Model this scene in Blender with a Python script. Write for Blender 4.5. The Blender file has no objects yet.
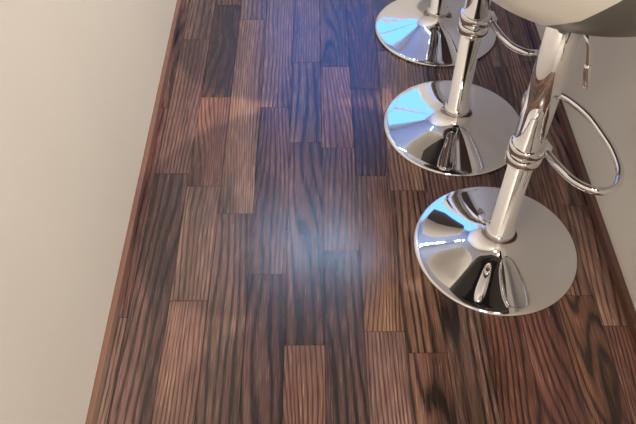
import bpy, bmesh, math, random
from mathutils import Vector
random.seed(11)
S=bpy.context.scene
S.view_settings.view_transform='Standard'
S.view_settings.exposure=0.08

# ---------------------------------------------------------------- helpers
def newmat(name, col=(.5,.5,.5), rough=.5, metal=0.0, **kw):
    m=bpy.data.materials.new(name); m.use_nodes=True
    b=m.node_tree.nodes['Principled BSDF']
    b.inputs['Base Color'].default_value=(*col,1)
    b.inputs['Roughness'].default_value=rough
    b.inputs['Metallic'].default_value=metal
    for k,v in kw.items(): b.inputs[k].default_value=v
    return m
def link(o,parent=None):
    S.collection.objects.link(o)
    if parent: o.parent=parent
    return o
def obj(name,bm,mat,parent=None,smooth=True,loc=(0,0,0)):
    bmesh.ops.recalc_face_normals(bm,faces=bm.faces)
    me=bpy.data.meshes.new(name); bm.to_mesh(me); bm.free()
    if smooth:
        for p in me.polygons: p.use_smooth=True
    me.materials.append(mat)
    o=bpy.data.objects.new(name,me); o.location=loc
    return link(o,parent)
def bm_box(bm,a,b):
    vs=[bm.verts.new((x,y,z)) for x in (a[0],b[0]) for y in (a[1],b[1]) for z in (a[2],b[2])]
    for f in [(0,1,3,2),(4,6,7,5),(0,4,5,1),(2,3,7,6),(0,2,6,4),(1,5,7,3)]:
        bm.faces.new([vs[i] for i in f])
def boxes(name,lst,mat,parent=None,bevel=0):
    bm=bmesh.new()
    for a,b in lst: bm_box(bm,a,b)
    o=obj(name,bm,mat,parent,smooth=False)
    if bevel:
        md=o.modifiers.new('bev','BEVEL'); md.width=bevel; md.segments=3
    return o
def revolve(bm,prof,n=96,c=(0,0)):
    rings=[]
    for r,z in prof:
        if r<1e-6: rings.append([bm.verts.new((c[0],c[1],z))])
        else: rings.append([bm.verts.new((c[0]+r*math.cos(2*math.pi*i/n),c[1]+r*math.sin(2*math.pi*i/n),z)) for i in range(n)])
    for A,B in zip(rings,rings[1:]):
        for i in range(n):
            j=(i+1)%n
            if len(A)==1 and len(B)>1: bm.faces.new([A[0],B[i],B[j]])
            elif len(B)==1 and len(A)>1: bm.faces.new([A[i],A[j],B[0]])
            elif len(A)>1: bm.faces.new([A[i],A[j],B[j],B[i]])
def catmull(P,k=10):
    P=[Vector(p) for p in P]; out=[]
    Q=[2*P[0]-P[1]]+P+[2*P[-1]-P[-2]]
    for i in range(1,len(Q)-2):
        a,b,c,d=Q[i-1:i+3]
        for s in range(k):
            t=s/k
            out.append(.5*((2*b)+(c-a)*t+(2*a-5*b+4*c-d)*t*t+(3*b-a-3*c+d)*t**3))
    out.append(P[-1]); return out
def tube(bm,pts,rad,n=20):
    rings=[]; prev=None
    for i,p in enumerate(pts):
        t=(pts[min(i+1,len(pts)-1)]-pts[max(i-1,0)]).normalized()
        if prev is None:
            u=t.orthogonal().normalized()
        else: u=(prev-t*prev.dot(t)).normalized()
        prev=u; v=t.cross(u)
        r=rad(i/(len(pts)-1)) if callable(rad) else rad
        rings.append([bm.verts.new(p+u*r*math.cos(2*math.pi*k/n)+v*r*math.sin(2*math.pi*k/n)) for k in range(n)])
    for A,B in zip(rings,rings[1:]):
        for k in range(n): bm.faces.new([A[k],A[(k+1)%n],B[(k+1)%n],B[k]])
    bm.faces.new(rings[0]); bm.faces.new(rings[-1])

# ---------------------------------------------------------------- materials
def wall_mat(name,c1,c2):
    m=newmat(name,c1,.75); nt=m.node_tree; N=nt.nodes; L=nt.links; b=N['Principled BSDF']
    tc=N.new('ShaderNodeTexCoord'); n=N.new('ShaderNodeTexNoise'); n.inputs['Scale'].default_value=2.3; n.inputs['Detail'].default_value=5
    mx=N.new('ShaderNodeMix'); mx.data_type='RGBA'
    L.new(tc.outputs['Object'],n.inputs['Vector']); L.new(n.outputs['Fac'],mx.inputs['Factor'])
    mx.inputs['A'].default_value=(*c1,1); mx.inputs['B'].default_value=(*c2,1)
    L.new(mx.outputs['Result'],b.inputs['Base Color'])
    n2=N.new('ShaderNodeTexNoise'); n2.inputs['Scale'].default_value=60; n2.inputs['Detail'].default_value=4
    L.new(tc.outputs['Object'],n2.inputs['Vector'])
    bp=N.new('ShaderNodeBump'); bp.inputs['Strength'].default_value=.12; bp.inputs['Distance'].default_value=.004
    L.new(n2.outputs['Fac'],bp.inputs['Height']); L.new(bp.outputs['Normal'],b.inputs['Normal'])
    return m
M_wall=wall_mat('wall_paint',(.71,.685,.63),(.65,.625,.575))
M_ceil=wall_mat('ceiling_paint',(.72,.71,.69),(.68,.67,.65))
M_chrome=newmat('chrome',(.84,.84,.86),.015,1.0)
M_black=newmat('black_plastic',(.015,.015,.016),.35)
M_metalw=newmat('white_frame',(.7,.7,.7),.4)
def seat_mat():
    m=newmat('leatherette_painted_shade',(.8,.78,.72),.35); nt=m.node_tree; N=nt.nodes; L=nt.links; b=N['Principled BSDF']
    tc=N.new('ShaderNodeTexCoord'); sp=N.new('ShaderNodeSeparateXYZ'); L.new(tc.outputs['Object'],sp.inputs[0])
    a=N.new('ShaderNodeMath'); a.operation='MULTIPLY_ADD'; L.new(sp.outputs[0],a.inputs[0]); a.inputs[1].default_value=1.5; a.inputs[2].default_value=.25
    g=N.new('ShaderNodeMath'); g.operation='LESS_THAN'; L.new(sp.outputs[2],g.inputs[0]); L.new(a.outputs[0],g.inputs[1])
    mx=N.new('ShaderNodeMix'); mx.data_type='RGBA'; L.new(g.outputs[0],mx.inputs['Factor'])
    mx.inputs['A'].default_value=(.82,.80,.74,1); mx.inputs['B'].default_value=(.12,.118,.105,1)  # off-white shell; the grey paints its shaded underside into the colour
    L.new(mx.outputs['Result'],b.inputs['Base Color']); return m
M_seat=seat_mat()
def wood_simple(name,c1,c2,rough=.4,ax=1):
    m=newmat(name,c1,rough); nt=m.node_tree; N=nt.nodes; L=nt.links; b=N['Principled BSDF']
    tc=N.new('ShaderNodeTexCoord'); mp=N.new('ShaderNodeMapping')
    sc=[60,60,60]; sc[ax]=2.5; mp.inputs['Scale'].default_value=sc
    n=N.new('ShaderNodeTexNoise'); n.inputs['Scale'].default_value=1; n.inputs['Detail'].default_value=5
    mx=N.new('ShaderNodeMix'); mx.data_type='RGBA'
    L.new(tc.outputs['Object'],mp.inputs['Vector']); L.new(mp.outputs[0],n.inputs['Vector']); L.new(n.outputs['Fac'],mx.inputs['Factor'])
    mx.inputs['A'].default_value=(*c1,1); mx.inputs['B'].default_value=(*c2,1)
    L.new(mx.outputs['Result'],b.inputs['Base Color']); return m
M_base=wood_simple('baseboard_wood',(.14,.070,.046),(.23,.12,.08),.4)
M_base2=wood_simple('baseboard_wood_dark',(.08,.037,.026),(.14,.068,.045),.4)
M_counter=wood_simple('counter_wood',(.05,.027,.02),(.11,.06,.04),.3)

def floor_mat():
    m=newmat('rosewood_parquet',(.2,.1,.07),.33); nt=m.node_tree; N=nt.nodes; L=nt.links; b=N['Principled BSDF']
    b.inputs['Specular IOR Level'].default_value=.8
    def math_(op,a,bv=None,c=None):
        n=N.new('ShaderNodeMath'); n.operation=op
        for i,v in enumerate((a,bv,c)):
            if v is None: continue
            if isinstance(v,(int,float)): n.inputs[i].default_value=v
            else: L.new(v,n.inputs[i])
        return n.outputs[0]
    uv=N.new('ShaderNodeUVMap'); uv.uv_map='UVMap'
    at=N.new('ShaderNodeAttribute'); at.attribute_name='stave'
    sep=N.new('ShaderNodeSeparateColor'); L.new(at.outputs['Color'],sep.inputs[0])
    R,G,B=sep.outputs[0],sep.outputs[1],sep.outputs[2]
    sx=N.new('ShaderNodeSeparateXYZ'); L.new(uv.outputs[0],sx.inputs[0])
    off=N.new('ShaderNodeCombineXYZ'); L.new(math_('MULTIPLY',R,47.),off.inputs[0]); L.new(math_('MULTIPLY',G,31.),off.inputs[1]); L.new(math_('MULTIPLY',B,17.),off.inputs[2])
    def coords(sx,sy):
        mp=N.new('ShaderNodeVectorMath'); mp.operation='MULTIPLY'; L.new(uv.outputs[0],mp.inputs[0]); mp.inputs[1].default_value=(sx,sy,0)
        ad=N.new('ShaderNodeVectorMath'); ad.operation='ADD'; L.new(mp.outputs[0],ad.inputs[0]); L.new(off.outputs[0],ad.inputs[1]); return ad.outputs[0]
    def noise(v,scale,det=2,dist=0,rough=.5):
        n=N.new('ShaderNodeTexNoise'); L.new(v,n.inputs['Vector']); n.inputs['Scale'].default_value=scale
        n.inputs['Detail'].default_value=det; n.inputs['Distortion'].default_value=dist; n.inputs['Roughness'].default_value=rough
        return n.outputs['Fac']
    f=noise(coords(9,1.35),1,1.0,0,.3)
    wob=noise(coords(26,6),1,2,0,.5)
    ph=math_('ADD',math_('MULTIPLY',f,math_('MULTIPLY_ADD',B,58.,32.)),math_('MULTIPLY',wob,2.6))
    ph=math_('ADD',ph,math_('MULTIPLY',sx.outputs[0],math_('MULTIPLY_ADD',G,480.,220.)))
    ring=math_('MULTIPLY_ADD',math_('SINE',ph),.5,.5)
    ringp=math_('SUBTRACT',1.,math_('POWER',ring,3.2))
    mod=noise(coords(12,2.5),1,1,0,.5)
    fine=noise(coords(420,14),1,1,0,.6)
    broad=noise(coords(18,1.6),1,3,.0,.55)
    v=math_('ADD',math_('MULTIPLY',ringp,math_('MULTIPLY_ADD',mod,.60,.08)),math_('MULTIPLY',math_('SUBTRACT',fine,.5),.8))
    v=math_('ADD',v,math_('MULTIPLY',math_('SUBTRACT',broad,.5),.80))
    v=math_('ADD',v,math_('MULTIPLY',math_('SUBTRACT',G,.5),.34))
    v=math_('ADD',v,.155)
    cr=N.new('ShaderNodeValToRGB'); L.new(v,cr.inputs[0])
    e=cr.color_ramp.elements
    e[0].position=0; e[0].color=(.018,.009,.007,1)
    e[1].position=1; e[1].color=(.46,.25,.165,1)
    for p,c in ((.20,(.050,.023,.017,1)),(.45,(.138,.062,.044,1)),(.72,(.262,.127,.085,1))):
        x=e.new(p); x.color=c
    hs=N.new('ShaderNodeHueSaturation'); L.new(cr.outputs[0],hs.inputs['Color'])
    L.new(math_('MULTIPLY_ADD',R,.032,.485),hs.inputs['Hue'])
    L.new(math_('MULTIPLY_ADD',B,.26,.80),hs.inputs['Saturation'])
    L.new(math_('MULTIPLY_ADD',R,.40,.72),hs.inputs['Value'])
    L.new(hs.outputs[0],b.inputs['Base Color'])
    L.new(math_('MULTIPLY_ADD',fine,.16,.16),b.inputs['Roughness'])
    bp=N.new('ShaderNodeBump'); bp.inputs['Strength'].default_value=.08; bp.inputs['Distance'].default_value=.001
    L.new(v,bp.inputs['Height']); L.new(bp.outputs['Normal'],b.inputs['Normal'])
    return m
M_floor=floor_mat()
M_gap=newmat('parquet_gap',(.012,.007,.006),.8)

# ---------------------------------------------------------------- room shell
XL,XR=-.465,.722
RX=3.2; Y0,Y1=-1.7,3.9; ZC=2.5
known={-.16:[.969,1.569],-.43:[1.302],-.34:[.895],-.07:[.777,1.42],.11:[.81],-.52:[.85]}
bm=bmesh.new(); uvl=bm.loops.layers.uv.new('UVMap'); cl=bm.loops.layers.float_color.new('stave')
def quad(x0,x1,y0,y1,z,rc,mi=0):
    vs=[bm.verts.new(p) for p in ((x0,y0,z),(x1,y0,z),(x1,y1,z),(x0,y1,z))]
    f=bm.faces.new(vs); f.material_index=mi
    for l in f.loops:
        l[uvl].uv=(l.vert.co.x-x0,l.vert.co.y-y0); l[cl]=(*rc,1)
g=.0008
LS=[.36,.48,.6,.6,.72,.85]
x=-.16-.09*4
while x<RX:
    key=min(known,key=lambda k:abs(k-x)); ys=list(known[key]) if abs(key-x)<.01 else [random.uniform(.5,1.3)]
    a=sorted(ys)
    while a[0]>Y0: a.insert(0,a[0]-random.choice(LS))
    while a[-1]<Y1: a.append(a[-1]+random.choice(LS))
    for y0,y1 in zip(a,a[1:]):
        y0c=max(y0,Y0); y1c=min(y1,Y1)
        if y1c-y0c>.01: quad(max(x,XL-.05)+g,min(x+.09,RX)-g,y0c+g,y1c-g,0,(random.random(),random.random(),random.random()))
    x+=.09
quad(XL-.05,RX,Y0,Y1,-.002,(.1,0,0),1)
me=bpy.data.meshes.new('floor'); bm.to_mesh(me); bm.free(); me.materials.append(M_floor); me.materials.append(M_gap)
fl=link(bpy.data.objects.new('floor',me))

boxes('wall_left',[((XL-.1,Y0,-.01),(XL,Y1,ZC))],M_wall)
boxes('wall_back',[((XL-.1,Y0-.1,-.01),(RX+.1,Y0,ZC))],M_wall)
boxes('wall_far_right',[((RX,Y0,-.01),(RX+.1,Y1,ZC))],M_wall)
WX0,WX1,WZ0,WZ1=-.38,.50,1.05,2.38
boxes('wall_front',[((XL-.1,Y1,-.01),(WX0,Y1+.1,ZC)),((WX1,Y1,-.01),(RX+.1,Y1+.1,ZC)),((WX0,Y1,-.01),(WX1,Y1+.1,WZ0)),((WX0,Y1,WZ1),(WX1,Y1+.1,ZC))],M_wall)
boxes('ceiling',[((XL-.1,Y0-.1,ZC),(RX+.1,Y1+.1,ZC+.1))],M_ceil)
t=.035
fr=[((WX0,Y1+.02,WZ0),(WX0+t,Y1+.07,WZ1)),((WX1-t,Y1+.02,WZ0),(WX1,Y1+.07,WZ1)),((WX0+t,Y1+.02,WZ0),(WX1-t,Y1+.07,WZ0+t)),((WX0+t,Y1+.02,WZ1-t),(WX1-t,Y1+.07,WZ1)),
    (((WX0+WX1)/2-.015,Y1+.025,WZ0+t),((WX0+WX1)/2+.015,Y1+.065,WZ1-t)),
    ((WX0+t,Y1+.027,1.68),((WX0+WX1)/2-.015,Y1+.063,1.71)),(((WX0+WX1)/2+.015,Y1+.027,1.68),(WX1-t,Y1+.063,1.71))]
boxes('window_1',fr,M_metalw)
boxes('wall_right',[((XR,Y0,-.01),(XR+.12,Y1,1.04))],M_wall)
boxes('bar_countertop',[((XR-.10,.1,1.04),(XR+.42,Y1-.6,1.08))],M_counter,bevel=.004)
boxes('baseboard_left',[((XL,Y0,0),(XL+.014,Y1,.03))],M_base,bevel=.003)
boxes('baseboard_right',[((XR-.014,Y0,0),(XR,Y1,.03))],M_base2,bevel=.003)

# ---------------------------------------------------------------- bar stools
def seat_mesh(bm,n=96):
    prof=[(0,0,0),(.06,0,0),(.11,.004,0),(.145,.014,0),(.172,.034,0),(.19,.062,.1),(.199,.09,.45),(.203,.112,.85),(.202,.128,1),(.196,.138,1.02),(.186,.136,1.0),(.178,.12,.8),(.168,.098,.4),(.15,.08,.12),(.11,.068,0),(.05,.062,0),(0,.061,0)]
    k=1.16
    rings=[]
    for r,z,w in prof:
        r*=k
        if r==0: rings.append([bm.verts.new((0,0,z))]); continue
        ring=[]
        for i in range(n):
            a=2*math.pi*i/n
            back=max(0,-math.cos(a)+.15)/1.15
            back=back*back*(3-2*back)
            ring.append(bm.verts.new((r*math.cos(a)*(1+.03*w*back),r*math.sin(a),z+w*back*.10)))
        rings.append(ring)
    for A,B in zip(rings,rings[1:]):
        for i in range(n):
            j=(i+1)%n
            if len(A)==1: bm.faces.new([A[0],B[i],B[j]])
            elif len(B)==1: bm.faces.new([A[i],A[j],B[0]])
            else: bm.faces.new([A[i],A[j],B[j],B[i]])
def stool(X,Y,zc,zs,rot):
    e=bpy.data.objects.new('bar_stool',None); e.location=(X,Y,0); e.rotation_euler=(0,0,math.radians(rot)); e.empty_display_size=.2
    link(e)
    bm=bmesh.new()
    prof=[(0,0),(.196,0),(.1995,.002),(.2,.005),(.1985,.008),(.194,.0098),(.18,.0120),(.15,.0168),(.12,.0225),(.09,.0292),(.07,.0345),(.055,.040),(.044,.0465),(.037,.055),(.033,.064),(.031,.072),(.0,.072)]
    revolve(bm,prof,160); o=obj('base_disc',bm,M_chrome,e)
    bm=bmesh.new()
    revolve(bm,[(0,.066),(.034,.066),(.0355,.069),(.0355,.076),(.034,.079),(.027,.080),(.0265,zc-.02),(.0,zc-.02)],64); o=obj('lower_column',bm,M_chrome,e)
    bm=bmesh.new()
    revolve(bm,[(0,zc+.02),(.0315,zc+.02),(.0315,zs-.03),(.0,zs-.03)],64); obj('upper_column',bm,M_chrome,e)
    bm=bmesh.new()
    def band(z): revolve(bm,[(0,z-.012),(.035,z-.012),(.038,z-.009),(.038,z+.009),(.035,z+.012),(0,z+.012)],64)
    band(zc-.015); band(zc+.015)
    bm_box(bm,(.028,-.016,zc-.014),(.052,.016,zc+.014))
    o=obj('footrest_collar',bm,M_chrome,e)
    bm=bmesh.new()
    P=[(.042,-.012),(.046,-.055),(.058,-.105),(.088,-.140),(.128,-.142),(.160,-.108),(.178,-.055),(.184,0)]
    P=P+[(a+.006,-b*1.22) for a,b in P[-2::-1]]
    P[-1]=(.042,.012)
    pts=catmull([(a,b,zc) for a,b in P],8)
    tube(bm,pts,.0085); obj('footrest_loop',bm,M_chrome,e)
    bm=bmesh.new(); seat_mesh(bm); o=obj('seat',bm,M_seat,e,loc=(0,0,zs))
    bm=bmesh.new()
    bm_box(bm,(-.085,-.085,zs-.012),(.085,.085,zs+.001)); bm_box(bm,(-.04,-.04,zs-.04),(.04,.04,zs-.010))
    o=obj('seat_mount',bm,M_black,e,smooth=False); md=o.modifiers.new('b','BEVEL'); md.width=.004
    bm=bmesh.new()
    pts=catmull([(-.03,-.03,zs-.026),(-.03,-.075,zs-.028),(-.030,-.10,zs-.036),(-.022,-.107,zs-.06),(-.008,-.110,zs-.12)],8)
    tube(bm,pts,.0042,14); obj('lift_lever',bm,M_chrome,e)
    bm=bmesh.new()
    tube(bm,[Vector((-.0165,-.1085,zs-.085)),Vector((-.0155,-.1088,zs-.089)),Vector((-.006,-.111,zs-.130)),Vector((-.005,-.1112,zs-.134))],lambda t:.0068 if .1<t<.9 else .005,16); obj('lever_grip',bm,M_chrome,e)
    return e
stool(.443,1.045,.335,.733,15)
stool(.398,1.482,.355,.752,8)
stool(.400,1.950,.355,.752,10)

# ---------------------------------------------------------------- lights
def lamp(name,loc,power,col,size):
    bm=bmesh.new(); R=size/2
    revolve(bm,[(0,ZC-.001),(R+.015,ZC-.001),(R+.015,ZC-.018),(R+.007,ZC-.02),(R+.003,ZC-.006),(0,ZC-.006)],40,c=loc[:2])
    h=obj(name,bm,M_metalw)
    ld=bpy.data.lights.new(name+'_bulb','AREA'); ld.shape='DISK'; ld.size=size; ld.energy=power; ld.color=col
    lo=bpy.data.objects.new('bulb',ld); lo.location=(loc[0],loc[1],ZC-.022); link(lo,h)
warm=(1,.88,.75)
lamp('added_fill_light',(1.12,1.95),76,warm,.06)
lamp('added_fill_light',(.75,.1),14,warm,.16)
lamp('added_fill_light',(.1,-.6),27,warm,.30)  # added soft fill behind the camera, brightens the near side
M_led=newmat('cool_led',(.1,.1,.1),.5)
bb=M_led.node_tree.nodes['Principled BSDF']; bb.inputs['Emission Color'].default_value=(.42,.66,1,1); bb.inputs['Emission Strength'].default_value=150
e=bpy.data.objects.new('led_track_light',None); e.location=(0,2.9,ZC); link(e)
boxes('rail',[((-.34,-.02,-.025),(.46,.02,-.001))],M_metalw,e)
for i in range(7):
    bx=-.30+.12*i
    bm=bmesh.new(); revolve(bm,[(0,-.024),(.02,-.024),(.034,-.07),(.032,-.07),(.018,-.04),(0,-.04)],32,c=(bx,0)); obj('cup_%d'%(i+1),bm,M_metalw,e)
    bm=bmesh.new(); bmesh.ops.create_uvsphere(bm,u_segments=20,v_segments=12,radius=.024)
    bmesh.ops.translate(bm,verts=bm.verts,vec=(bx,0,-.066)); obj('led_%d'%(i+1),bm,M_led,e)
w=bpy.data.worlds.new('World'); S.world=w; w.use_nodes=True
w.node_tree.nodes['Background'].inputs[0].default_value=(.11,.29,1,1); w.node_tree.nodes['Background'].inputs[1].default_value=3.2
pd=bpy.data.lights.new('window_portal','AREA'); pd.shape='RECTANGLE'; pd.size=WX1-WX0; pd.size_y=WZ1-WZ0; pd.cycles.is_portal=True
po=bpy.data.objects.new('window_portal',pd); po.location=((WX0+WX1)/2,Y1+.09,(WZ0+WZ1)/2); po.rotation_euler=(-math.pi/2,0,0); link(po)

# ---------------------------------------------------------------- camera
cd=bpy.data.cameras.new('camera'); cd.sensor_width=36; cd.lens=700/636*36; cd.clip_start=.02
co=bpy.data.objects.new('camera',cd); co.location=(0,0,1.38); co.rotation_euler=(math.radians(90-49.86),0,-.0064); link(co)
S.camera=co
